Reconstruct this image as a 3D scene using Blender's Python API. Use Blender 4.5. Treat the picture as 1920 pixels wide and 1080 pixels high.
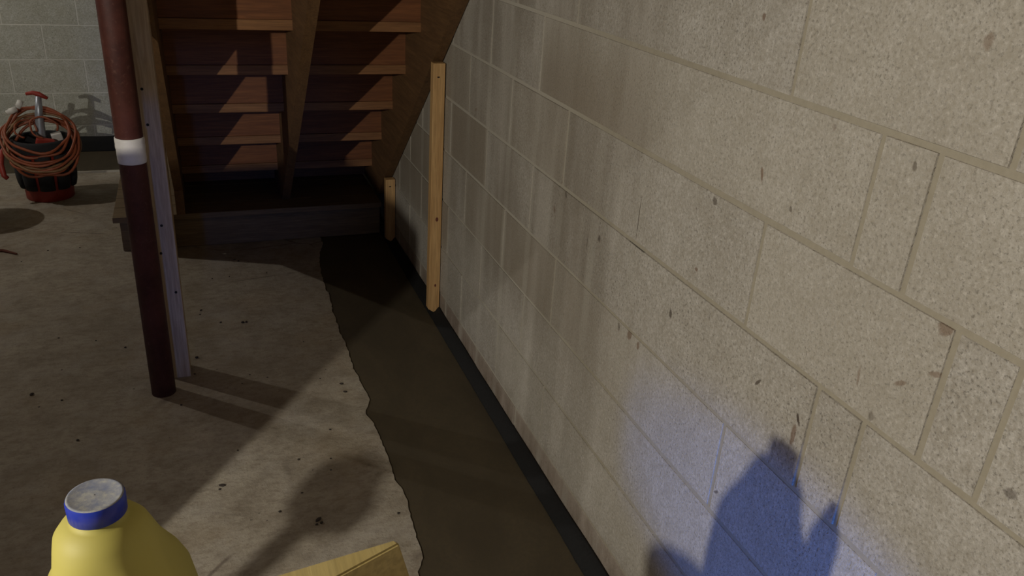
import bpy, bmesh, math, random
from mathutils import Vector, Matrix, Euler, noise
random.seed(7)
for o in list(bpy.data.objects): bpy.data.objects.remove(o)
S = bpy.context.scene
COL = S.collection

# ------------------------------------------------------------------ camera
PITCH, YAW, ROLL, FPX = 1.1385, -0.3838, 0.0679, 1530.7
CAM = Vector((-0.876, 0.0, 1.561))
cam = bpy.data.cameras.new('camera'); cam.sensor_width = 36; cam.lens = FPX*36/1920
cam.clip_start = 0.02; cam.clip_end = 60
co = bpy.data.objects.new('camera', cam); COL.objects.link(co)
RCAM = Matrix.Rotation(YAW, 3, 'Z') @ Matrix.Rotation(PITCH, 3, 'X') @ Matrix.Rotation(ROLL, 3, 'Z')
co.matrix_world = Matrix.Translation(CAM) @ RCAM.to_4x4()
cam.dof.use_dof = False
S.camera = co

def ray(px, py):
    return (RCAM @ Vector(((px-960)/FPX, -(py-540)/FPX, -1))).normalized()
def atZ(px, py, z):
    d = ray(px, py); return CAM + d*((z-CAM.z)/d.z)
def atX(px, py, x):
    d = ray(px, py); return CAM + d*((x-CAM.x)/d.x)
def atY(px, py, y):
    d = ray(px, py); return CAM + d*((y-CAM.y)/d.y)

# ------------------------------------------------------------------ world, lamps, exposure
w = bpy.data.worlds.new('world'); S.world = w; w.use_nodes = True
w.node_tree.nodes['Background'].inputs[0].default_value = (0.35, 0.45, 0.7, 1)
w.node_tree.nodes['Background'].inputs[1].default_value = 0.0006
S.view_settings.view_transform = 'Standard'; S.view_settings.look = 'None'
S.view_settings.gamma = 1; S.view_settings.use_curve_mapping = False
S.view_settings.exposure = 0.0

def lamp(name, loc, power, color, radius, kind='POINT'):
    l = bpy.data.lights.new(name, kind); l.energy = power; l.color = color
    if kind == 'POINT': l.shadow_soft_size = radius
    o = bpy.data.objects.new(name, l); COL.objects.link(o); o.location = loc
    return o
LAMP_B = Vector((-2.40, 0.12, 1.665))       # work lamp left of the bench
LAMP_A = Vector((-3.50, 4.80, 2.50))       # ceiling bulb in the far part of the cellar
lamp('work_lamp', LAMP_B, 124, (1.0, 0.945, 0.84), 0.016)
lamp('ceiling_bulb', LAMP_A, 52, (1.0, 0.96, 0.90), 0.025)
for power, aim, cone, blend in ((305, (0, .75, .50), 11.5, .6), (60, (-.80, 4.0, .48), 18, 1.0)):  # added blue spots, daylight stand-ins aimed at wall patch and stair foot
    al = lamp('aimed_blue_spot', (-1.30, -1.84, .60), power, (0.03, 0.21, 1.0), 0, 'SPOT')
    al.data.shadow_soft_size = 0.05; al.data.spot_size = math.radians(cone); al.data.spot_blend = blend
    al.rotation_euler = (Vector(aim)-Vector((-1.30, -1.84, .60))).to_track_quat('-Z', 'Y').to_euler()

# ------------------------------------------------------------------ helpers
def new_bm(): return bmesh.new()
def obj(name, bm, mat, parent=None, smooth=False, loc=None):
    me = bpy.data.meshes.new(name); bm.normal_update(); bm.to_mesh(me); bm.free()
    o = bpy.data.objects.new(name, me); COL.objects.link(o)
    for m in (mat if isinstance(mat, (list, tuple)) else [mat]): me.materials.append(m)
    if smooth:
        for p in me.polygons: p.use_smooth = True
    if parent: o.parent = parent
    if loc is not None: o.location = loc
    return o
def tag(o, label, cat, group=None):
    o['label'] = label; o['category'] = cat
    if group: o['group'] = group
    return o
def thing(name, label, cat, loc=(0, 0, 0), rotz=0, group=None):
    o = bpy.data.objects.new(name, None); COL.objects.link(o); o.empty_display_size = .05
    o.location = loc; o.rotation_euler = (0, 0, rotz); return tag(o, label, cat, group)
def struct(name, bm, mat, **k):
    o = obj(name, bm, mat, **k); o['kind'] = 'structure'; return o
def box(bm, c, s, rot=None, bevel=0.0, mi=0):
    g = bmesh.ops.create_cube(bm, size=1.0)['verts']
    for v in g: v.co = Vector((v.co.x*s[0], v.co.y*s[1], v.co.z*s[2]))
    if bevel > 0:
        es = list({e for v in g for e in v.link_edges})
        r = bmesh.ops.bevel(bm, geom=es, offset=bevel, segments=2, affect='EDGES', profile=.6)
        g = list({v for f in r['faces'] for v in f.verts} | {v for v in g if v.is_valid})
    for v in g:
        if rot is not None: v.co = rot @ v.co
        v.co += Vector(c)
    if mi:
        for f in {f for v in g for f in v.link_faces}: f.material_index = mi
    return g
def bx(bm, a, b, **k):
    a = Vector(a); b = Vector(b); return box(bm, (a+b)/2, b-a, **k)
def prism(bm, pts, axis, lo, hi, mi=0):
    """extrude polygon pts (2-D) along axis between lo and hi"""
    def P(p, t):
        return {'X': (t, p[0], p[1]), 'Y': (p[0], t, p[1]), 'Z': (p[0], p[1], t)}[axis]
    a = [bm.verts.new(P(p, lo)) for p in pts]; b = [bm.verts.new(P(p, hi)) for p in pts]
    fs = [bm.faces.new(a), bm.faces.new(b[::-1])]
    for i in range(len(pts)):
        j = (i+1) % len(pts); fs.append(bm.faces.new((a[i], b[i], b[j], a[j])))
    for f in fs: f.material_index = mi
    bmesh.ops.recalc_face_normals(bm, faces=fs)
def tube(bm, path, r, n=8, closed=False):
    path = [Vector(p) for p in path]; N = len(path); rings = []
    up = Vector((0, 0, 1)); prev = None
    for i, p in enumerate(path):
        t = (path[(i+1) % N]-path[i-1]) if (closed or 0 < i < N-1) else (path[1]-path[0] if i == 0 else path[-1]-path[-2])
        t.normalize()
        if prev is None:
            a = t.cross(up if abs(t.z) < .9 else Vector((1, 0, 0))).normalized()
        else:
            a = (prev - t*prev.dot(t)).normalized()
        prev = a; b = t.cross(a)
        rr = r[i] if isinstance(r, (list, tuple)) else r
        rings.append([bm.verts.new(p+(a*math.cos(2*math.pi*k/n)+b*math.sin(2*math.pi*k/n))*rr) for k in range(n)])
    m = N if closed else N-1
    for i in range(m):
        A, B = rings[i], rings[(i+1) % N]
        for k in range(n): bm.faces.new((A[k], A[(k+1) % n], B[(k+1) % n], B[k]))
    if not closed: bm.faces.new(rings[0][::-1]); bm.faces.new(rings[-1])
def lathe(bm, prof, n=32, c=(0, 0), cap=True, fn=None):
    rings = []
    for r, z in prof:
        rg = []
        for k in range(n):
            a = 2*math.pi*k/n; q = fn(a, r, z) if fn else (r*math.cos(a), r*math.sin(a))
            rg.append(bm.verts.new((c[0]+q[0], c[1]+q[1], z)))
        rings.append(rg)
    for A, B in zip(rings, rings[1:]):
        for k in range(n): bm.faces.new((A[k], A[(k+1) % n], B[(k+1) % n], B[k]))
    if cap: bm.faces.new(rings[0][::-1]); bm.faces.new(rings[-1])
    bmesh.ops.recalc_face_normals(bm, faces=bm.faces[:])

# ------------------------------------------------------------------ materials
class NT:
    def __init__(s, name, rough=.8):
        s.m = bpy.data.materials.new(name); s.m.use_nodes = True; s.t = s.m.node_tree
        s.b = s.t.nodes['Principled BSDF']; s.b.inputs['Roughness'].default_value = rough
        s.co = s.t.nodes.new('ShaderNodeNewGeometry').outputs['Position']
        s.oc = s.t.nodes.new('ShaderNodeTexCoord').outputs['Object']
    def link(s, a, b): s.t.links.new(a, b)
    def mapping(s, src, scale=(1, 1, 1), rot=(0, 0, 0), loc=(0, 0, 0)):
        n = s.t.nodes.new('ShaderNodeMapping'); n.inputs['Scale'].default_value = scale
        n.inputs['Rotation'].default_value = rot; n.inputs['Location'].default_value = loc
        s.link(src, n.inputs[0]); return n.outputs[0]
    def noise(s, src, scale, detail=4, rough=.6, dist=0):
        n = s.t.nodes.new('ShaderNodeTexNoise'); n.inputs['Scale'].default_value = scale
        n.inputs['Detail'].default_value = detail; n.inputs['Roughness'].default_value = rough
        n.inputs['Distortion'].default_value = dist; s.link(src, n.inputs['Vector']); return n.outputs[0]
    def voro(s, src, scale, feat='F1'):
        n = s.t.nodes.new('ShaderNodeTexVoronoi'); n.feature = feat; n.inputs['Scale'].default_value = scale
        s.link(src, n.inputs['Vector']); return n.outputs['Distance']
    def ramp(s, src, stops):
        n = s.t.nodes.new('ShaderNodeValToRGB'); e = n.color_ramp.elements
        while len(e) < len(stops): e.new(.5)
        for k, (p, c) in zip(e, stops):
            k.position = p; k.color = (c, c, c, 1) if isinstance(c, (int, float)) else (*c, 1)
        s.link(src, n.inputs[0]); return n.outputs[0]
    def mix(s, f, a, b, mode='MIX'):
        n = s.t.nodes.new('ShaderNodeMixRGB'); n.blend_type = mode
        for i, v in enumerate((f, a, b)):
            if hasattr(v, 'links'): s.link(v, n.inputs[i])
            elif isinstance(v, (int, float)): n.inputs[i].default_value = v if i == 0 else (v, v, v, 1)
            else: n.inputs[i].default_value = (*v, 1)
        return n.outputs[0]
    def math(s, op, a, b=0., clamp=False):
        n = s.t.nodes.new('ShaderNodeMath'); n.operation = op; n.use_clamp = clamp
        for i, v in enumerate((a, b)):
            if hasattr(v, 'links'): s.link(v, n.inputs[i])
            else: n.inputs[i].default_value = v
        return n.outputs[0]
    def sep(s, src):
        n = s.t.nodes.new('ShaderNodeSeparateXYZ'); s.link(src, n.inputs[0]); return n.outputs
    def maprange(s, v, a, b, c=0., d=1.):
        n = s.t.nodes.new('ShaderNodeMapRange'); n.inputs[1].default_value = a; n.inputs[2].default_value = b
        n.inputs[3].default_value = c; n.inputs[4].default_value = d; n.interpolation_type = 'SMOOTHSTEP'
        s.link(v, n.inputs[0]); return n.outputs[0]
    def color(s, c):
        if hasattr(c, 'links'): s.link(c, s.b.inputs['Base Color'])
        else: s.b.inputs['Base Color'].default_value = (*c, 1)
    def bump(s, h, strength=.5, dist=.01):
        n = s.t.nodes.new('ShaderNodeBump'); n.inputs['Strength'].default_value = strength
        n.inputs['Distance'].default_value = dist; s.link(h, n.inputs['Height'])
        s.link(n.outputs[0], s.b.inputs['Normal'])

DK = (.07, .05, .035); BR = (.16, .085, .045)
WALL_MARKS = [(1428, 328, .004, .013, .2, .9, BR), (1340, 378, .007, .009, .6, .7, DK), (1497, 785, .004, .012, .5, .95, DK), (1488, 815, .006, .02, .0, .7, BR),
              (1180, 628, .016, .010, .7, .8, BR), (1196, 648, .006, .013, 0, .8, BR), (1160, 612, .006, .012, .3, .7, DK), (1258, 588, .005, .014, .2, .8, DK),
              (1423, 716, .012, .003, .9, .8, DK), (1775, 615, .016, .010, .7, .8, BR), (1755, 702, .012, .005, .4, .7, BR), (1610, 705, .003, .016, .1, .6, BR),
              (1688, 718, .012, .004, .6, .7, BR), (1342, 922, .008, .004, .8, .8, DK), (1124, 447, .007, .009, 0, .7, DK), (1482, 392, .004, .005, 0, .8, DK), (1716, 312, .004, .008, .2, .8, DK),
              (1432, 32, .005, .007, 0, .7, BR), (1855, 78, .007, .013, 0, .6, BR), (1634, 780, .006, .008, .2, .6, DK), (1895, 925, .010, .008, .2, .6, DK), (1305, 505, .005, .004, 0, .7, BR),
              (1195, 462, .052, .0028, 0, .85, (.10, .09, .075)), (1197, 410, .0022, .055, 0, .85, (.12, .10, .08)), (1102, 452, .0018, .025, 0, .7, DK), (1040, 392, .005, .012, .5, .6, BR),
              (975, 288, .012, .006, .6, .5, BR), (892, 205, .010, .005, .6, .5, BR), (1062, 366, .006, .010, .4, .6, DK)]
def m_block(name, base, light, dark, stain=True):
    n = NT(name, .92); p = n.co
    big = n.noise(p, 3.2, 5, .6); mid = n.noise(p, 22, 6, .7); fine = n.noise(p, 210, 3, .7)
    c = n.mix(n.ramp(big, [(.3, 0), (.7, 1)]), base, light)
    c = n.mix(n.ramp(mid, [(.35, .55), (.62, 0)]), c, dark)
    gr = n.noise(p, 125, 4, .8)
    c = n.mix(n.ramp(gr, [(.36, .75), (.52, 0)]), c, dark)
    c = n.mix(n.ramp(gr, [(.54, 0), (.68, .55)]), c, tuple(min(1, x*1.3) for x in light))
    # dark open pores, denser in some zones
    pores = n.ramp(n.noise(p, 190, 3, .6), [(.57, 0), (.74, 1)])
    zone = n.ramp(n.noise(p, 5.5, 3, .6), [(.38, .12), (.62, .85)])
    c = n.mix(n.math('MULTIPLY', pores, zone), c, tuple(x*.50 for x in dark))
    if stain:
        xyz = n.sep(p)
        # water runs: narrow vertical bands, made by seepage down the wall
        runs = n.noise(n.mapping(p, (1, 2.6, .8)), 1.9, 3, .5)
        far = n.maprange(xyz[1], 1.25, 1.75)
        low = n.maprange(xyz[2], .35, .55)
        top = n.maprange(xyz[2], 1.45, 1.15)
        damp = n.math('MULTIPLY', far, n.math('MULTIPLY', low, n.ramp(runs, [(.33, .1), (.60, .75)])))
        c = n.mix(damp, c, tuple(x*.55 for x in (base[0], base[1]*.92, base[2]*.80)))
        runs2 = n.noise(n.mapping(p, (1, 6, .6), loc=(3, 1, 2)), 1.8, 3, .5)
        eff = n.math('MULTIPLY', n.ramp(runs2, [(.50, 0), (.70, .26)]), n.maprange(xyz[1], 1.2, 1.7))
        c = n.mix(eff, c, tuple(min(1, x*1.35) for x in light))
        # dirt splashed along the foot of the wall
        c = n.mix(n.math('MULTIPLY', n.maprange(xyz[2], .112, .085), .62), c, (.27, .185, .14))
        foot = n.maprange(xyz[2], .17, .02)
        dirt = n.math('MULTIPLY', foot, n.ramp(n.noise(n.mapping(p, (1, 6, 2)), 3, 5, .7), [(.38, 0), (.62, .8)]))
        c = n.mix(dirt, c, (.13, .085, .055))
        # a few dark and rust marks
        spots = n.ramp(n.noise(n.mapping(p, (1, 1.0, .6)), 13, 4, .75), [(.70, 0), (.75, .8)])
        c = n.mix(spots, c, (.11, .06, .035))
    at = n.t.nodes.new('ShaderNodeAttribute'); at.attribute_name = 'tone'
    tone = at.outputs['Fac']
    if stain:
        blk = n.math('MULTIPLY', n.maprange(tone, .45, .95), n.math('MULTIPLY', far, n.maprange(xyz[2], .25, .38)))
        blk = n.math('MULTIPLY', blk, n.maprange(xyz[2], 1.35, 1.15))
        c = n.mix(n.math('MULTIPLY', blk, .62), c, (.19, .145, .10))
        wv = n.math('COSINE', n.math('MULTIPLY', n.math('SUBTRACT', xyz[1], 2.272), 2*math.pi/.2032))
        lime = n.math('MULTIPLY', n.maprange(wv, .72, .97), n.math('MULTIPLY', far, n.ramp(n.noise(n.mapping(p, (1, .9, .9), loc=(2, 5, 1)), 2.6, 3, .5), [(.38, .05), (.62, .55)])))
        lime = n.math('MULTIPLY', lime, n.maprange(xyz[2], 1.35, 1.0, .25, 1.))
        c = n.mix(lime, c, (.50, .47, .40))
        def spot(c, yy, zz, ry, rz, ang, k, col):
            v = n.t.nodes.new('ShaderNodeVectorMath'); v.operation = 'SUBTRACT'; n.link(p, v.inputs[0]); v.inputs[1].default_value = (0, yy, zz)
            q = n.t.nodes.new('ShaderNodeMapping'); q.inputs['Rotation'].default_value = (ang, 0, 0); n.link(v.outputs[0], q.inputs[0])
            m = n.t.nodes.new('ShaderNodeVectorMath'); m.operation = 'MULTIPLY'; n.link(q.outputs[0], m.inputs[0]); m.inputs[1].default_value = (0, 1/ry, 1/rz)
            l = n.t.nodes.new('ShaderNodeVectorMath'); l.operation = 'LENGTH'; n.link(m.outputs[0], l.inputs[0])
            d = n.math('ADD', l.outputs['Value'], n.math('MULTIPLY', n.math('SUBTRACT', wob, .5), 1.5))
            return n.mix(n.math('MULTIPLY', n.maprange(d, 1.15, .55), k), c, col)
        wob = n.noise(p, 70, 3, .7)
        for px, py, ry, rz, ang, k, col in WALL_MARKS:
            w_ = atX(px, py, 0); c = spot(c, w_.y, w_.z, ry, rz, ang, k, col)
        tint = n.math('MULTIPLY', n.maprange(tone, .2, .8), .22)
        c = n.mix(tint, c, (.50, .455, .36))
    n.color(c)
    h = n.math('ADD', n.math('MULTIPLY', mid, .5), n.math('ADD', fine, n.math('MULTIPLY', pores, -.9)))
    n.bump(h, .55, .0035)
    return n.m
M_BLOCK = m_block('concrete_block', (.43, .40, .35), (.55, .52, .465), (.33, .295, .235))
M_BLOCK2 = m_block('concrete_block_far', (.55, .56, .50), (.66, .67, .62), (.42, .42, .33), False)
def m_mortar(name, a, b, lime=.7):
    n = NT(name, .95); f = n.noise(n.co, 60, 5, .7)
    y = n.sep(n.co)[1]
    n.color(n.mix(n.math('MULTIPLY', n.maprange(y, 1.5, 2.2), lime), n.mix(f, a, b), (.50, .47, .40))); n.bump(f, .5, .002); return n.m
M_MORTAR = m_mortar('mortar', (.30, .265, .195), (.42, .38, .295)); M_MORTAR2 = m_mortar('pale_mortar', (.66, .66, .60), (.80, .80, .74), 0.)

def m_floor():
    n = NT('old_concrete_floor', .85); p = n.co
    a = n.noise(p, 1.7, 6, .62, .3); b = n.noise(p, 9, 6, .7); f = n.noise(p, 120, 4, .7)
    c = n.mix(n.ramp(a, [(.32, 0), (.68, 1)]), (.34, .29, .22), (.48, .43, .34))
    c = n.mix(n.ramp(b, [(.3, .7), (.58, 0)]), c, (.24, .20, .145))
    c = n.mix(n.ramp(n.noise(n.mapping(p, (1, 1.8, 1), loc=(9, 4, 2)), 26, 5, .75), [(.36, .6), (.55, 0)]), c, (.22, .18, .13))
    c = n.mix(n.ramp(n.noise(n.mapping(p, loc=(3, 7, 2)), 5, 5, .65), [(.5, 0), (.7, .5)]), c, (.50, .46, .40))
    c = n.mix(n.ramp(f, [(.56, 0), (.72, .55)]), c, (.14, .11, .08))
    # greenish and rusty discolouration
    c = n.mix(n.ramp(n.noise(n.mapping(p, loc=(4, 2, 0)), 3.3, 4, .6), [(.52, 0), (.72, .35)]), c, (.33, .24, .13))
    sp = n.ramp(n.voro(p, 17), [(.0, 1), (.055, 1), (.075, 0)])
    msk = n.ramp(n.noise(n.mapping(p, loc=(7, 1, 3)), 4.5, 3, .6), [(.56, 0), (.60, 1)])
    c = n.mix(n.math('MULTIPLY', sp, msk), c, (.05, .04, .035))
    cr = n.ramp(n.voro(n.mapping(p, (.9, 1.5, 1)), 1.6, 'DISTANCE_TO_EDGE'), [(0, 1), (.006, .8), (.012, 0)])
    cm = n.ramp(n.noise(n.mapping(p, loc=(1, 8, 3)), 2.2, 3, .6), [(.52, 0), (.6, .7)])
    c = n.mix(n.math('MULTIPLY', cr, cm), c, (.12, .09, .07))
    n.color(c); n.bump(n.math('ADD', n.math('MULTIPLY', a, 2.5), n.math('ADD', b, n.math('MULTIPLY', f, .3))), .6, .009); return n.m
M_FLOOR = m_floor()
def m_fresh():
    n = NT('fresh_concrete', .8); p = n.co
    a = n.noise(n.mapping(p, (1.0, .5, 1)), 5, 6, .65, .4); f = n.noise(p, 90, 4, .7)
    c = n.mix(n.ramp(a, [(.3, 0), (.7, 1)]), (.056, .042, .021), (.092, .070, .037))
    c = n.mix(n.ramp(f, [(.4, .35), (.6, 0)]), c, (.055, .042, .026))
    n.color(c); n.bump(n.math('ADD', a, n.math('MULTIPLY', f, .25)), .35, .004); return n.m
M_FRESH = m_fresh()
def m_wood(name, a, b, knot=None, axis='Y', scale=1., rough=.7):
    n = NT(name, rough)
    sc = {'X': (.35, 6, 6), 'Y': (6, .35, 6), 'Z': (6, 6, .35)}[axis]
    g = n.noise(n.mapping(n.oc, sc), 7*scale, 6, .65, .6)
    g2 = n.noise(n.mapping(n.oc, tuple(x*3 for x in sc)), 9*scale, 4, .6)
    c = n.mix(n.ramp(g, [(.3, 0), (.7, 1)]), a, b)
    c = n.mix(n.ramp(g2, [(.4, .4), (.6, 0)]), c, tuple(x*.6 for x in a))
    if knot:
        kn = n.ramp(n.voro(n.mapping(n.oc, tuple(x**.5*1. for x in sc)), 2.3), [(0, 1), (.035, .9), (.07, 0)])
        c = n.mix(kn, c, knot)
    n.color(c); n.bump(g, .25, .002); return n.m
M_STAIR_Y = m_wood('aged_softwood_riser', (.15, .050, .014), (.26, .095, .028), (.05, .015, .006), 'X')
M_TREAD = m_wood('aged_softwood_tread', (.20, .085, .028), (.33, .155, .055), (.05, .015, .006), 'X')
M_STRING = m_wood('aged_softwood_stringer', (.12, .06, .022), (.20, .105, .04), (.05, .022, .008), 'Y')
M_RIM = m_wood('damp_softwood_joist', (.15, .10, .048), (.23, .16, .08), (.05, .025, .012), 'X')
M_PINE = m_wood('new_pine', (.54, .31, .12), (.70, .45, .20), (.20, .08, .025), 'Z')
M_PINE_Y = m_wood('new_pine_lying', (.47, .36, .13), (.57, .46, .19), None, 'Y')
M_STUD = m_wood('weathered_stud', (.42, .30, .20), (.60, .50, .38), (.16, .07, .04), 'Z')
M_PLY = m_wood('bench_plywood', (.42, .30, .17), (.58, .44, .27), None, 'X')

def m_plain(name, c, rough=.5, metal=0., var=.25, sc=30, bump=0., trans=None):
    n = NT(name, rough); f = n.noise(n.oc, sc, 4, .6)
    n.color(n.mix(f, tuple(x*(1-var) for x in c), tuple(min(1, x*(1+var)) for x in c)))
    n.b.inputs['Metallic'].default_value = metal
    if bump: n.bump(f, bump, .002)
    return n.m
def m_post():
    n = NT('red_oxide_paint', .62); a = n.noise(n.co, 9, 6, .7); f = n.noise(n.co, 70, 4, .7)
    c = n.mix(n.ramp(a, [(.35, 0), (.65, 1)]), (.050, .010, .006), (.10, .026, .017))
    c = n.mix(n.ramp(f, [(.58, 0), (.72, .6)]), c, (.16, .07, .05))
    n.color(c); n.bump(f, .4, .001); return n.m
M_POST = m_post()
M_TAPE = m_plain('white_tape', (.78, .74, .66), .55, var=.12, sc=50, bump=.3)
M_RUBBER = m_plain('black_membrane', (.006, .006, .006), .8, sc=90, var=.5, bump=.8)
M_YEL = m_plain('yellow_jug_plastic', (.48, .42, .095), .6, var=.06, sc=9)
M_BLUECAP = m_plain('blue_cap_plastic', (.015, .035, .36), .38, var=.1)
def m_captop():
    n = NT('dusty_cap_top', .85); f = n.noise(n.oc, 60, 5, .7); g = n.noise(n.oc, 260, 3, .7)
    c = n.mix(n.ramp(f, [(.35, 0), (.6, 1)]), (.20, .23, .33), (.40, .40, .37))
    c = n.mix(n.ramp(g, [(.45, .4), (.6, 0)]), c, (.16, .18, .26)); n.color(c); n.bump(g, .3, .0005); return n.m
M_CAPTOP = m_captop()
M_REDPL = m_plain('red_plastic', (.32, .035, .022), .5)
M_BLK = m_plain('black_fabric', (.018, .018, .02), .9, bump=.4, sc=160)
M_CORD = m_plain('orange_cord', (.27, .068, .026), .5, var=.35, sc=14)
M_CORD2 = m_plain('worn_tan_cord', (.24, .13, .06), .55, var=.3, sc=14)
M_GREY = m_plain('grey_metal', (.42, .45, .50), .4, .6)
M_WHT = m_plain('white_plastic', (.75, .73, .68), .5, var=.08)
M_DARKM = m_plain('dark_nail', (.02, .018, .016), .5, .5)
M_DIM = m_plain('grey_painted_masonry', (.07, .065, .055), .9)
M_CARD = m_plain('cardboard', (.40, .27, .15), .85)
M_CAN = m_plain('painted_tin', (.35, .36, .38), .4, .5)
M_CHIP = m_plain('dark_crumb', (.045, .035, .028), .9)
M_STICK = m_plain('rusty_scrap', (.16, .05, .03), .8)

# ------------------------------------------------------------------ setting
def courses(joint_rows, z_edges, pos, jw=.0095, depth=.0022, b=.0006, amp=.0012, y_lo=-1.95, y_hi=5.75):
    """block wall in its own plane: u along wall, v up; pos(u, v, d) -> world; d>0 into the wall"""
    bm = new_bm(); TONE = bm.faces.layers.float.new('tone')
    def q(pts, mi):
        f = bm.faces.new([bm.verts.new(pos(*p)) for p in pts]); f.material_index = mi; return f
    q([(y_lo, z_edges[0], depth), (y_hi, z_edges[0], depth), (y_hi, z_edges[-1], depth), (y_lo, z_edges[-1], depth)], 1)
    for i, js in enumerate(joint_rows):
        z0, z1 = z_edges[i]+jw/2, z_edges[i+1]-jw/2
        js = sorted(js)
        for u0, u1 in zip(js, js[1:]):
            u0 = max(u0, y_lo)+jw/2; u1 = min(u1, y_hi)-jw/2
            if u1-u0 < .02: continue
            e = random.uniform(-amp, amp)
            k = [random.uniform(-amp, amp) for _ in range(4)]
            F = [(u0+b, z0+b+k[0], e), (u1-b, z0+b+k[1], e), (u1-b, z1-b+k[2], e), (u0+b, z1-b+k[3], e)]
            B = [(u0-.0006, z0-.0006, depth+.002), (u1+.0006, z0-.0006, depth+.002), (u1+.0006, z1+.0006, depth+.002), (u0-.0006, z1+.0006, depth+.002)]
            fv = [bm.verts.new(pos(*p)) for p in F]; bv = [bm.verts.new(pos(*p)) for p in B]
            tn = random.random()
            for f in [bm.faces.new(fv)]+[bm.faces.new((bv[a], bv[(a+1) % 4], fv[(a+1) % 4], fv[a])) for a in range(4)]: f[TONE] = tn
    return bm
L = .4064; H = .2032; Y0 = 2.272
ze = [-.04] + [.1+H*k for k in range(14)]
rows = []
for i in range(len(ze)-1):
    odd = i % 2 == 0                      # course under the first bed joint has the odd joints
    base = Y0 + (H if odd else 0)
    js = [base + L*k for k in range(-1, 12)]
    lo = base - L
    if odd:    # joints ..., 1.256, .850, then a cut piece
        js = [j for j in js if j > .84] + [.850, .751] + [.751-L*k for k in range(1, 12)]
    else:
        js = [j for j in js if j > 1.04] + [1.053, .652, .558] + [.558-L*k for k in range(1, 12)]
    js = sorted({round(j, 3) for j in js}); out = []
    for j in js:
        if not out or j-out[-1] > .05: out.append(j)
    rows.append(out)
bm = courses(rows, ze, lambda u, v, d: (d, u, v))
bx(bm, (.012, -1.95, -.1), (.2, 5.95, 2.78), mi=1)
struct('wall_right', bm, [M_BLOCK, M_MORTAR])

BY = 5.75
ze2 = [-.04]+[.157+H*k for k in range(14)]
rows2 = [[-6.4 + (.2032 if i % 2 else 0) + .018 + L*k for k in range(18)] for i in range(len(ze2)-1)]
bm = courses(rows2, ze2, lambda u, v, d: (u, BY+d, v), y_lo=-5.6, y_hi=0.0, depth=.0010, b=.0005, amp=.0002, jw=.006)
bx(bm, (-5.8, BY+.012, -.1), (.0, BY+.2, 2.78), mi=1)
bmesh.ops.recalc_face_normals(bm, faces=bm.faces[:])
struct('wall_back', bm, [M_BLOCK2, M_MORTAR2])
bm = new_bm(); bx(bm, (-5.8, -1.95, -.1), (-5.6, BY, 2.78)); struct('wall_left', bm, M_DIM)
bm = new_bm()          # wall behind the photographer with a low window opening, added for the blue spots
bx(bm, (-5.6, -2.1, -.1), (-1.75, -1.9, 2.78)); bx(bm, (-.95, -2.1, -.1), (0, -1.9, 2.78))
bx(bm, (-1.75, -2.1, -.1), (-.95, -1.9, .40)); bx(bm, (-1.75, -2.1, .80), (-.95, -1.9, 2.78))
struct('wall_front', bm, M_DIM)
nt = NT('added_window_glow', .2); nt.color((.2, .3, .5))
nt.b.inputs['Emission Color'].default_value = (.25, .45, 1, 1); nt.b.inputs['Emission Strength'].default_value = 2
bm = new_bm(); bx(bm, (-1.75, -2.02, .40), (-.95, -2.01, .80)); struct('added_window_1', bm, nt.m)  # made-up window pane, glowing blue to go with the spots
M_CEIL = m_wood('joist_wood', (.13, .08, .045), (.18, .12, .07), None, 'X')
bm = new_bm(); bx(bm, (-5.8, -2.1, 2.78), (.2, BY+.2, 2.9))
for k in range(19): bx(bm, (-5.6, -1.7+k*.406, 2.60), (0, -1.662+k*.406, 2.78))
struct('ceiling', bm, M_CEIL)

# floor: old slab, with the trench along the walls left open for the fresh concrete
edge_px = [(605, 455), (600, 475), (599, 500), (609, 535), (620, 560), (622, 580), (633, 610), (650, 650), (664, 690),
           (680, 720), (693, 749), (688, 775), (712, 819), (729, 860), (738, 895), (764, 942), (780, 1001), (791, 1046), (782, 1072)]
ex = [atZ(px, py, 0) for px, py in edge_px]
ctrl = [(v.x, v.y) for v in ex]
ctrl = [(-.40, 5.24), (-.40, 4.9), (-.37, 4.3)] + ctrl + [(-.46, 1.3), (-.43, 1.0), (-.44, .5), (-.42, -.3), (-.44, -1.2), (-.44, -1.95)]
def densify(pts, step=.012, amp=.007, seed=0):
    out = []
    for (x0, y0), (x1, y1) in zip(pts, pts[1:]):
        n = max(1, int(math.hypot(x1-x0, y1-y0)/step))
        for k in range(n):
            t = k/n; x = x0+(x1-x0)*t; y = y0+(y1-y0)*t
            d = noise.fractal(Vector((x*14+seed, y*14, 3.3)), .9, 2.1, 4)*amp
            e = noise.noise(Vector((x*60+seed, y*60, 1.3)))*amp*.35
            l = math.hypot(x1-x0, y1-y0); out.append((x+(d+e)*(y1-y0)/l, y-(d+e)*(x1-x0)/l))
    out.append(pts[-1]); return out
edge = densify(ctrl)
back = densify([(-5.6, 5.24), (-.40, 5.24)], .03, .006, 5)
STRIP_X = -.036
def sheet(bm, poly, z, thick):
    top = [bm.verts.new((x, y, z)) for x, y in poly]; bot = [bm.verts.new((x, y, z-thick)) for x, y in poly]
    f = bm.faces.new(top)
    for i in range(len(poly)):
        j = (i+1) % len(poly); bm.faces.new((top[i], bot[i], bot[j], top[j]))
    if f.normal.z < 0: pass
    bmesh.ops.triangulate(bm, faces=[f]); bmesh.ops.recalc_face_normals(bm, faces=bm.faces[:])
bm = new_bm()
poly = back[:-1] + edge + [(-5.6, -1.95)]
sheet(bm, poly, 0.0, .1)
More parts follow.
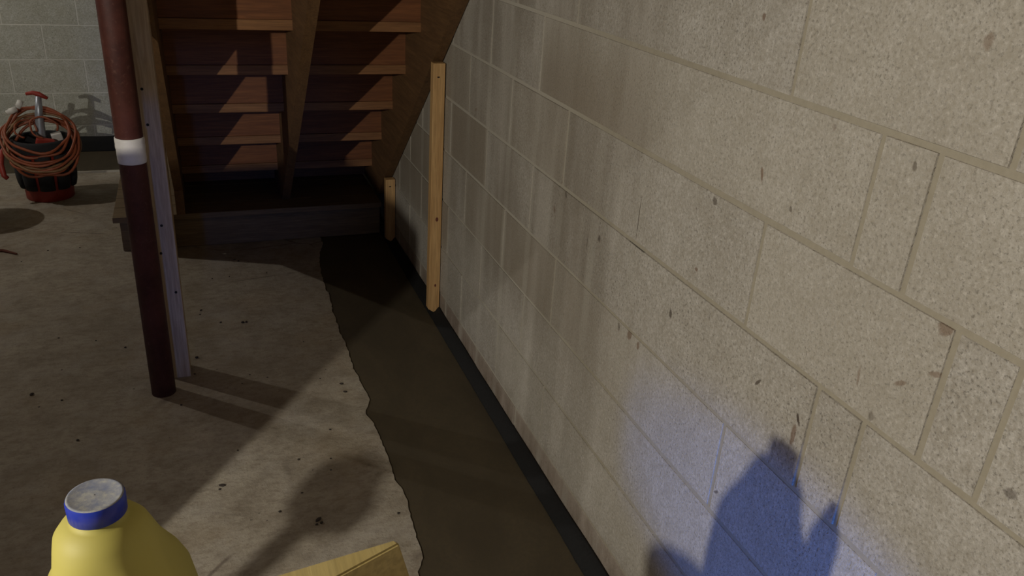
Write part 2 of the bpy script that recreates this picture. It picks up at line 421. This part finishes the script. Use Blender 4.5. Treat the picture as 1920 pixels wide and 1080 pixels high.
# uneven lip where the saw-cut edge crumbled
struct('floor', bm, M_FLOOR)
bm = new_bm()
sheet(bm, [(-5.6, 5.70), (-5.6, 5.24)] + back[1:-1] + edge + [(STRIP_X, -1.95), (STRIP_X, 5.70)], -.004, .1)
o = tag(obj('fresh_concrete_strip', bm, M_FRESH), 'dark damp fresh concrete strip poured along the foot of the block walls', 'concrete strip')
o['kind'] = 'structure'
# pale ridge of old slurry along the saw cut near the back wall
bm = new_bm()
tube(bm, [(x, y-.012, .0) for x, y in densify([(-5.5, 5.24), (-.45, 5.24)], .06, .008, 9)], .011, 6)
o = struct('trim_1', bm, M_MORTAR)

# drainage membrane: thick black edge standing between wall and fresh concrete
def membrane(name, pos, u0, u1, label, seed, top=.030, w=.036):
    bm = new_bm(); n = int((u1-u0)/.02); prev = None
    for i in range(n+1):
        u = u0+(u1-u0)*i/n
        wv = noise.noise(Vector((u*2.3, seed, 0)))*.006 + noise.noise(Vector((u*30, seed, 0)))*.0016
        tp = top + noise.noise(Vector((u*3.1, seed+4, 0)))*.006
        prof = [(-.002, -.05), (-.002, tp), (-.008, tp+.001), (-w*.55+wv*.5, tp*.55), (-w-.006+wv, .004), (-w-.008+wv, -.001), (-w, -.05)]
        ring = [bm.verts.new(pos(u, a, b)) for a, b in prof]
        if prev:
            for k in range(len(prof)): bm.faces.new((prev[k], prev[(k+1) % len(prof)], ring[(k+1) % len(prof)], ring[k]))
        else: bm.faces.new(ring)
        prev = ring
    bm.faces.new(prev[::-1]); bmesh.ops.recalc_face_normals(bm, faces=bm.faces[:])
    return tag(obj(name, bm, M_RUBBER, smooth=True), label, 'drainage membrane')
membrane('drainage_membrane', lambda u, a, b: (a, u, b), -1.0, 5.70, 'black rubbery drainage membrane edge running along the foot of the right block wall', 1)
membrane('drainage_membrane', lambda u, a, b: (u, BY+a, b), -5.5, -.06, 'black drainage membrane edge along the foot of the far back wall', 2, .085, .045)

# ------------------------------------------------------------------ stairs
RUN, RISE = .242, .2045
K = RISE/RUN
def y_r(k): return 4.15-RUN*k
def z_r(k): return .295+RISE*k          # underside of tread k
def z_low(y): return .785-K*(y-3.3)       # lower edge of stringers
NT_ = 11
st = thing('staircase', 'open-backed wooden staircase seen from below, rising beside the block wall', 'staircase', (-.5, 4.2, 0))
def stp(name, bm, mat):
    o = obj(name, bm, mat, st); o.matrix_parent_inverse = Matrix.Translation((.5, -4.2, 0)); return o
X0, X1 = -1.012, -.004
def stringer(xa, xb, toe=None):
    ye = y_r(NT_-1)-.02
    pts = [(3.3+(.785-.1835)/K, .1835)] if toe is None else [(toe, .1835), (toe, z_low(toe))]
    pts += [(ye, z_low(ye)), (ye, z_r(NT_-1))]
    for k in range(NT_-1, 0, -1): pts += [(y_r(k)+.017, z_r(k)), (y_r(k-1)+.017, z_r(k))]
    pts += [(y_r(0)+.017, z_r(0)), (y_r(0)+.22, z_r(0)), (y_r(0)+.22, .1835)]
    bm = new_bm(); prism(bm, pts, 'X', xa, xb); return bm
for xa in (X0, -.523, X1-.038): stp('stringer', stringer(xa, xa+.038, 3.874 if xa == X0 else None), M_STRING)  # left toe squared off to block a sliver of light
for k in range(NT_):
    bm = new_bm()        # tread: from riser k (far side, with nosing) to riser k+1
    y_far = y_r(k-1)-0.0
    bx(bm, (X0, y_r(k)-.0, z_r(k)), (X1, y_r(k)+RUN+.03, z_r(k)+.037), bevel=.002)
    stp('tread', bm, M_TREAD)
    bm = new_bm()        # riser above the back of the tread
    bx(bm, (X0, y_r(k)+.007, z_r(k)+.0375), (X1, y_r(k)+.0168, z_r(k)+RISE-.0005), bevel=.001)
    stp('riser', bm, M_STAIR_Y)
bm = new_bm(); bx(bm, (X0, y_r(0)+.222, .1835), (X1, y_r(0)+.24, .2945)); stp('riser', bm, M_STAIR_Y)

# landing at the foot of the stairs
LZ = .200
ld = thing('landing', 'low wooden landing platform under the foot of the staircase', 'landing', (-.65, 4.2, 0))
def ldp(name, bm, mat):
    o = obj(name, bm, mat, ld); o.matrix_parent_inverse = Matrix.Translation((.65, -4.2, 0)); return o
bm = new_bm(); bx(bm, (-1.262, 3.925, .002), (-.05, 3.963, .157), bevel=.003); ldp('rim_joist', bm, M_RIM)
bm = new_bm(); bx(bm, (-1.26, 3.964, .002), (-1.22, 4.95, .157), bevel=.003); ldp('side_joist', bm, M_RIM)
for k in range(8):
    bm = new_bm(); ya = 3.882+k*.142
    bx(bm, (-1.285, ya, .157), (-.05, ya+.139, .183), bevel=.002); ldp('deck_board', bm, M_RIM)

# ------------------------------------------------------------------ steel post, stud, newel
pt = thing('support_post', 'dark red round steel support post with white tape band, in front of the stairs', 'post', (-1.073, 2.612, 0))
def steel(z0, z1, r=.0385): b = new_bm(); lathe(b, [(r, z0), (r, z1)], 40); return b
obj('pipe', steel(.0, 2.60), M_POST, pt, smooth=False)
for p in pt.children[0].data.polygons: p.use_smooth = abs(p.normal.z) < .5
bm = new_bm(); prof = [(.0412, .808), (.0430, .809), (.0434, .82), (.0432, .850), (.0440, .853), (.0441, .862), (.0436, .864), (.0441, .876), (.0434, .884), (.0412, .885)]
def wob(a, r, z):
    rr = r-.0025+noise.noise(Vector((math.cos(a)*2.2, math.sin(a)*2.2, z*55)))*.0012; return rr*math.cos(a), rr*math.sin(a)
lathe(bm, prof, 48, cap=False, fn=wob)
o = obj('tape_band', bm, M_TAPE, pt, smooth=True); o['label'] = 'white tape wrapped around the post'

sd = thing('wall_stud', 'weathered pale upright stud with nails standing right behind the red post', 'stud', (-1.03, 2.712, 0))
bm = new_bm(); bx(bm, (-.017, -.019, 0), (.045, .065, 2.60), bevel=.003); obj('board', bm, M_STUD, sd)
for px, py in [(266, 167), (277, 234), (303, 423), (302, 475), (330, 548)]:
    v = atY(px, py, 2.693); b = new_bm()
    bmesh.ops.create_uvsphere(b, u_segments=10, v_segments=6, radius=.0045)
    for q in b.verts: q.co = Vector((q.co.x, q.co.y*.5, q.co.z)) + Vector((v.x+1.03, -.0195, v.z))
    obj('nail', b, M_DARKM, sd, smooth=True)
bm = new_bm(); bx(bm, (-1.062, 3.812, .0), (-1.026, 3.880, 2.60), bevel=.002)
bm.verts.ensure_lookup_table()
cz = sum((v.co for v in bm.verts), Vector())/len(bm.verts)
for v in bm.verts: v.co -= Vector((-1.044, 3.846, 0))
tag(obj('upright_board', bm, M_PINE, loc=(-1.044, 3.846, 0)), 'narrow tan upright board at the near left corner of the landing, right of the stud', 'board')

# ------------------------------------------------------------------ pale stakes against the wall
def stake(y, z0, z1, label, nails, knots, toe):
    t = thing('wooden_stake', label, 'stake', (-.036, y, 0), group=None)
    bm = new_bm(); g = bx(bm, (-.014, -.024, z0), (.032, .014, z1), bevel=.002)
    for v in bm.verts:
        if v.co.z < z0+.01:
            if v.co.x < 0: v.co.z += toe
    obj('board', bm, M_PINE, t)
    for z in nails:
        b = new_bm(); bmesh.ops.create_uvsphere(b, u_segments=8, v_segments=5, radius=.004)
        for q in b.verts: q.co = Vector((q.co.x*1.4, q.co.y*.4, q.co.z*.6)) + Vector((.006, -.0245, z))
        obj('nail', b, M_DARKM, t)
    for z, r in knots:
        b = new_bm(); bmesh.ops.create_uvsphere(b, u_segments=10, v_segments=6, radius=r)
        for q in b.verts: q.co = Vector((q.co.x*.9, q.co.y*.12, q.co.z*1.3)) + Vector((.013, -.0242, z))
        obj('knot', b, M_STICK, t)
    return t
stake(2.985, -.004, 1.035, 'tall pale pine stake standing against the block wall beside the stringer', [.985], [(.425, .007), (.135, .005)], .03)
stake(3.80, -.004, .335, 'short pale pine stake at the foot of the stairs against the wall', [.30], [], .03)

# ------------------------------------------------------------------ tool bucket with cord
bk = thing('tool_bucket', 'red bucket wearing a black pocketed tool organiser by the back wall', 'bucket', (-1.665, 4.82, 0))
bm = new_bm(); lathe(bm, [(.112, 0), (.116, .004), (.118, .05), (.134, .30), (.142, .302), (.142, .315), (.134, .318), (.130, .31), (.112, .03)], 40, cap=False)
bm.faces.new([bm.verts.new((.112*math.cos(a*math.pi/12), .112*math.sin(a*math.pi/12), .03)) for a in range(24)])
obj('pail', bm, M_REDPL, bk, smooth=True)
for k in range(9):
    a0 = math.radians(-150+k*40+8); b = new_bm(); n = 8; rows_ = []
    for j in range(7):
        z = .065+.19*j/6; row = []
        for i in range(n+1):
            a = a0+math.radians(34)*i/n; r = .120+z*.055+.022*math.sin(math.pi*i/n)**.6*(1-.25*j/6)*(.3+.7*min(1, (j+.6)/2))
            row.append(b.verts.new((r*math.cos(a), r*math.sin(a), z)))
        rows_.append(row)
    for A, B in zip(rows_, rows_[1:]):
        for i in range(n): b.faces.new((A[i], A[i+1], B[i+1], B[i]))
    o = obj('pocket', b, M_BLK, bk, smooth=True)
    sm = o.modifiers.new('t', 'SOLIDIFY'); sm.thickness = .006; sm.offset = -1
bm = new_bm(); lathe(bm, [(.1395, .262), (.1445, .27), (.1465, .316), (.140, .326), (.127, .324), (.124, .26)], 40, cap=False); obj('organiser_rim', bm, M_BLK, bk, smooth=True)
# red bail grip hanging on the left
bm = new_bm(); tube(bm, [(-.150, -.02, .30), (-.178, -.06, .27), (-.188, -.09, .21), (-.180, -.11, .155), (-.165, -.115, .14)], [.010, .012, .014, .013, .011], 10)
obj('handle', bm, M_REDPL, bk, smooth=True)

def coil_path(cx, cy, cz, r, tilt, squash, ph, n=44, wob=.012, seed=0, arc=1.0, ph0=0.):
    out = []
    for i in range(n):
        a = ph0+2*math.pi*i/n*arc
        rr = r*(1+noise.noise(Vector((math.cos(a)*1.5+seed, math.sin(a)*1.5, seed*.7)))*.14)
        p = Vector((rr*math.cos(a), rr*squash*math.sin(a), noise.noise(Vector((math.cos(a)+seed, math.sin(a), 9)))*wob))
        p = Euler((tilt, ph, 0)).to_matrix() @ p
        out.append(p+Vector((cx, cy, cz)))
    return out
cd = thing('extension_cord', 'orange extension cord coiled over the top of the tool bucket', 'extension cord', (-1.665, 4.82, .30))
i = 0
for (cx, cy, cz, r, tilt, mt) in [(-.002, -.03, .055, .158, 42, 0), (.004, -.035, .040, .166, 46, 0), (-.006, -.045, .02, .164, 40, 0), (.010, -.045, .010, .170, 48, 1),
                                  (.0, -.055, -.005, .160, 44, 0), (.018, -.052, -.012, .168, 52, 0), (-.004, -.04, .07, .150, 38, 0), (.022, -.06, -.03, .158, 55, 0), (.0, -.05, .0, .174, 44, 1)]:
    b = new_bm(); tube(b, coil_path(cx, cy, cz, r, math.radians(tilt), .95, math.radians(random.uniform(-7, 7)), seed=i*1.7), .0072, 8, closed=True)
    o = obj('cord_loop', b, M_CORD2 if mt else M_CORD, cd, smooth=True); i += 1
for (cx, cy, cz, r, sq, tilt, sd_) in [(.03, -.045, .085, .062, .9, 62, 3.1), (-.06, -.02, .075, .05, 1.1, 40, 5.2)]:
    b = new_bm(); tube(b, coil_path(cx, cy, cz, r, math.radians(tilt), sq, .3, n=30, seed=sd_, arc=.8), .005, 8); obj('cord_loop', b, M_CORD, cd, smooth=True)
for p, q in [((-.135, .0, .155), (-.09, .02, .17)), ((-.085, .03, .17), (-.07, .05, .205))]:
    b = new_bm(); p = Vector(p); q = Vector(q); tube(b, [p, p.lerp(q, .3), p.lerp(q, .32), q], [.011, .013, .016, .015], 10)
    o = obj('plug', b, M_WHT, cd, smooth=True); o['label'] = 'white plug end'
# hand tool with a grey shaft and red cross handle
tl = thing('hand_tool', 'grey hand tool with red cross handle sticking up out of the bucket', 'tool', (-1.66, 4.84, .20))
bm = new_bm(); tube(bm, [(-.012, .0, .02), (-.004, 0, .12), (.004, .0, .24), (.016, .0, .335)], [.022, .024, .020, .014], 12); obj('shaft', bm, M_GREY, tl, smooth=True)
bm = new_bm(); tube(bm, [(-.04, .01, .345), (-.01, .005, .352), (.02, 0, .345), (.058, -.01, .325)], [.008, .011, .013, .008], 10); obj('cross_handle', bm, M_REDPL, tl, smooth=True)
bm = new_bm(); box(bm, (0, 0, 0), (.085, .03, .16), rot=Euler((.2, .25, .3)).to_matrix(), bevel=.006)
o = tag(obj('tool_case', bm, M_REDPL, loc=(-1.655, 4.765, .255)), 'dark red tool case standing inside the bucket under the cord', 'tool case')
bm = new_bm(); box(bm, (0, 0, 0), (.05, .03, .12), rot=Euler((.2, -.2, .3)).to_matrix(), bevel=.006)
o = tag(obj('trowel_blade', bm, M_WHT, loc=(-1.585, 4.84, .285)), 'pale flat piece standing in the right side of the bucket', 'tool')

# ------------------------------------------------------------------ scraps on the floor
b = new_bm(); p = atZ(6, 472, 0); q = atZ(32, 478, 0)
tube(b, [p+Vector((-.10, .02, .006)), p+Vector((0, 0, .007)), q+Vector((0, 0, .006))], [.006, .007, .004], 6)
tag(obj('scrap_stick', b, M_STICK), 'short reddish stick lying on the floor at the left edge', 'stick')
chips = [(60, 740), (417, 911), (412, 918), (597, 975), (603, 981), (594, 984), (560, 862), (446, 845), (369, 671), (455, 605), (462, 604), (414, 605), (377, 582), (375, 590), (430, 519), (398, 523), (500, 512),
         (146, 826), (116, 751), (180, 639), (569, 641), (647, 735), (619, 806), (440, 487), (447, 490), (340, 760), (110, 634), (235, 652), (365, 702), (90, 470), (150, 465), (40, 491), (330, 640), (350, 620), (620, 860), (525, 960), (747, 963), (640, 720)]
b = new_bm()
for i, (px, py) in enumerate(chips):
    p = atZ(px, py, 0); r = random.uniform(.0028, .0055)
    if (px, py) in ((597, 975), (60, 740), (417, 911), (369, 671), (455, 605)): r = .0065
    g = bmesh.ops.create_icosphere(b, subdivisions=1, radius=r)['verts']
    sx = random.uniform(.8, 1.8); rz = random.uniform(0, 3)
    for v in g:
        c = Vector((v.co.x*sx, v.co.y, v.co.z*.55)); c.rotate(Euler((0, 0, rz))); v.co = c*random.uniform(.85, 1.1)+p+Vector((0, 0, r*.4))
o = tag(obj('floor_crumbs', b, M_CHIP), 'small dark crumbs scattered over the concrete floor', 'crumbs'); o['kind'] = 'stuff'

# ------------------------------------------------------------------ bench with jug and offcut (bottom edge of the frame)
BZ = .83
bn = thing('workbench', 'plywood workbench just below the camera, carrying the jug and offcut', 'workbench', (-.95, .38, 0))
bm = new_bm(); bx(bm, (-.50, -.26, BZ-.019), (.45, .26, BZ), bevel=.002); obj('bench_top', bm, M_PLY, bn)
for sx in (-.45, .41):
    for sy in (-.22, .20):
        bm = new_bm(); bx(bm, (sx-.019, sy-.03, 0), (sx+.019, sy+.03, BZ-.019), bevel=.002); obj('leg', bm, M_PLY, bn)
JX, JY = -.978, .576
jg = thing('plastic_jug', 'yellow plastic jug with a blue screw cap in the bottom left corner', 'jug', (JX, JY, BZ))
def sup(a, r, z):
    e = 1.0 if z > .268 else max(.62, 1-(.268-z)*8)
    c, s = math.cos(a), math.sin(a)
    # rounded-square section lower down; the body sits slightly behind the neck
    x = r*math.copysign(abs(c)**e, c)*1.0; off = max(0, min(1, (.278-z)/.05))
    y = r*math.copysign(abs(s)**e, s)*(1.0+.08*off)
    return x+.002*off, y+.006*off
prof = [(.0165, .300), (.0190, .289), (.0190, .283), (.0225, .281), (.0290, .277), (.0350, .268), (.0375, .257), (.0400, .244), (.0425, .232), (.0460, .222), (.0530, .208), (.0590, .192), (.0625, .170),
        (.0640, .12), (.0640, .06), (.0620, .015), (.0550, .002), (.03, .001)]
bm = new_bm(); lathe(bm, prof, 64, fn=sup); obj('jug_body', bm, M_YEL, jg, smooth=True)
# hollow grip arching off the shoulder
bm = new_bm(); tube(bm, [(-.026, -.022, .232), (-.045, -.040, .228), (-.060, -.056, .210), (-.066, -.062, .175), (-.066, -.062, .13), (-.058, -.054, .10), (-.040, -.034, .085)], [.014, .0145, .014, .0125, .0125, .013, .014], 14)
obj('grip', bm, M_YEL, jg, smooth=True)
cp = None
bm = new_bm(); n = 72; rings = []
for r, z in [(.0195, .286), (.0212, .2865), (.0212, .3005), (.0207, .3025)]:
    rings.append([bm.verts.new(((r+(.00035 if (k % 2 and z > .2866 and z < .301) else 0))*math.cos(2*math.pi*k/n), (r+(.00035 if (k % 2 and z > .2866 and z < .301) else 0))*math.sin(2*math.pi*k/n), z)) for k in range(n)])
for A, B in zip(rings, rings[1:]):
    for k in range(n): bm.faces.new((A[k], A[(k+1) % n], B[(k+1) % n], B[k]))
cp = obj('screw_cap', bm, M_BLUECAP, jg, smooth=True); cp['label'] = 'blue screw cap with a dusty grey top'
bm = new_bm(); lathe(bm, [(.0207, .3022), (.0203, .3030), (.0190, .3032), (.0182, .3029), (.006, .3029), (.0005, .3029)], 48, cap=False); obj('cap_disc', bm, M_CAPTOP, cp, smooth=True)

# mitred pine offcut, lying on the bench with its point overhanging
zt = 1.038
T1 = atZ(739, 1011, zt); T2 = atZ(749, 1019, zt); A1 = atZ(510, 1080, zt); B1 = atZ(636, 1080, zt)
A2 = T1+(A1-T1)*1.25; B2 = T2+(B1-T2)*1.9
zb = BZ+.001
zq = 1.0; T3 = T2+(atZ(786, 1080, zq)-T2)*((zt-zb)/(zt-zq)*.55); T3.z = zb
A3 = Vector((A2.x, A2.y, zb)); B3 = Vector((B2.x+.01, B2.y, zb)); T4 = Vector((T1.x, T1.y-.01, zb))
bm = new_bm()
vs = [bm.verts.new(v) for v in (T1, T2, B2, A2, T4, T3, B3, A3)]
for f in ((0, 1, 2, 3), (4, 7, 6, 5), (0, 4, 5, 1), (1, 5, 6, 2), (2, 6, 7, 3), (3, 7, 4, 0)): bm.faces.new([vs[i] for i in f])
bmesh.ops.recalc_face_normals(bm, faces=bm.faces[:])
bmesh.ops.bevel(bm, geom=bm.edges[:], offset=.0018, segments=2, affect='EDGES')
tag(obj('pine_offcut', bm, M_PINE_Y), 'pointed pale pine offcut standing on the bench at the bottom edge of the picture', 'wood offcut')

# ------------------------------------------------------------------ unseen things added beside the frame to throw shadows
bm = new_bm(); lathe(bm, [(.075, 0), (.075, .222), (.078, .224), (.078, .233), (.073, .234)], 36)
tag(obj('shadow_can', bm, M_CAN, loc=(-1.36, .515, BZ)), 'unseen grey can added on the bench to shade the wall', 'can')  # unseen blocker, made up for a shadow low on the right wall
cab = thing('shadow_cabinet', 'unseen tall grey cabinet added to shade the floor and post', 'cabinet', (-2.045, 1.25, 0))
bm = new_bm(); bx(bm, (-.34, -.17, .0), (.362, .17, 1.235), bevel=.004); obj('body', bm, M_CAN, cab)  # unseen block, sized so its edge shades floor and lower post
bm = new_bm(); bx(bm, (-.33, -.186, .05), (.0, -.171, 1.20), bevel=.002); bx(bm, (.004, -.186, .05), (.345, -.171, 1.20), bevel=.002); obj('door', bm, M_CAN, cab)
mp = thing('shadow_mop', 'mop added out of view to throw a rod shadow', 'shadow_mop', (-1.72, .805, 0))  # unseen rod and blob, placed for their shadow on the floor
bm = new_bm(); tube(bm, [(0, 0, 0), (0, 0, 1.02)], .016, 12); obj('handle', bm, M_PINE, mp)
bm = new_bm()
bmesh.ops.create_icosphere(bm, subdivisions=4, radius=.048)
for v in bm.verts:
    v.co = Vector((v.co.x*1.0, v.co.y*.8, v.co.z*.75))*(1+noise.noise(v.co*26)*.6)+Vector((0.012, 0, 1.03))
obj('shadow_mop_head', bm, M_CARD, mp, smooth=True)
bm = new_bm(); lathe(bm, [(.13, 0), (.16, .33), (.165, .332), (.165, .34), (.155, .34)], 36)
tag(obj('pail', bm, M_WHT, loc=(-2.07, 4.50, 0)), 'unseen white pail added to shade the floor beside it', 'bucket')  # unseen blocker for the oval shadow at far left
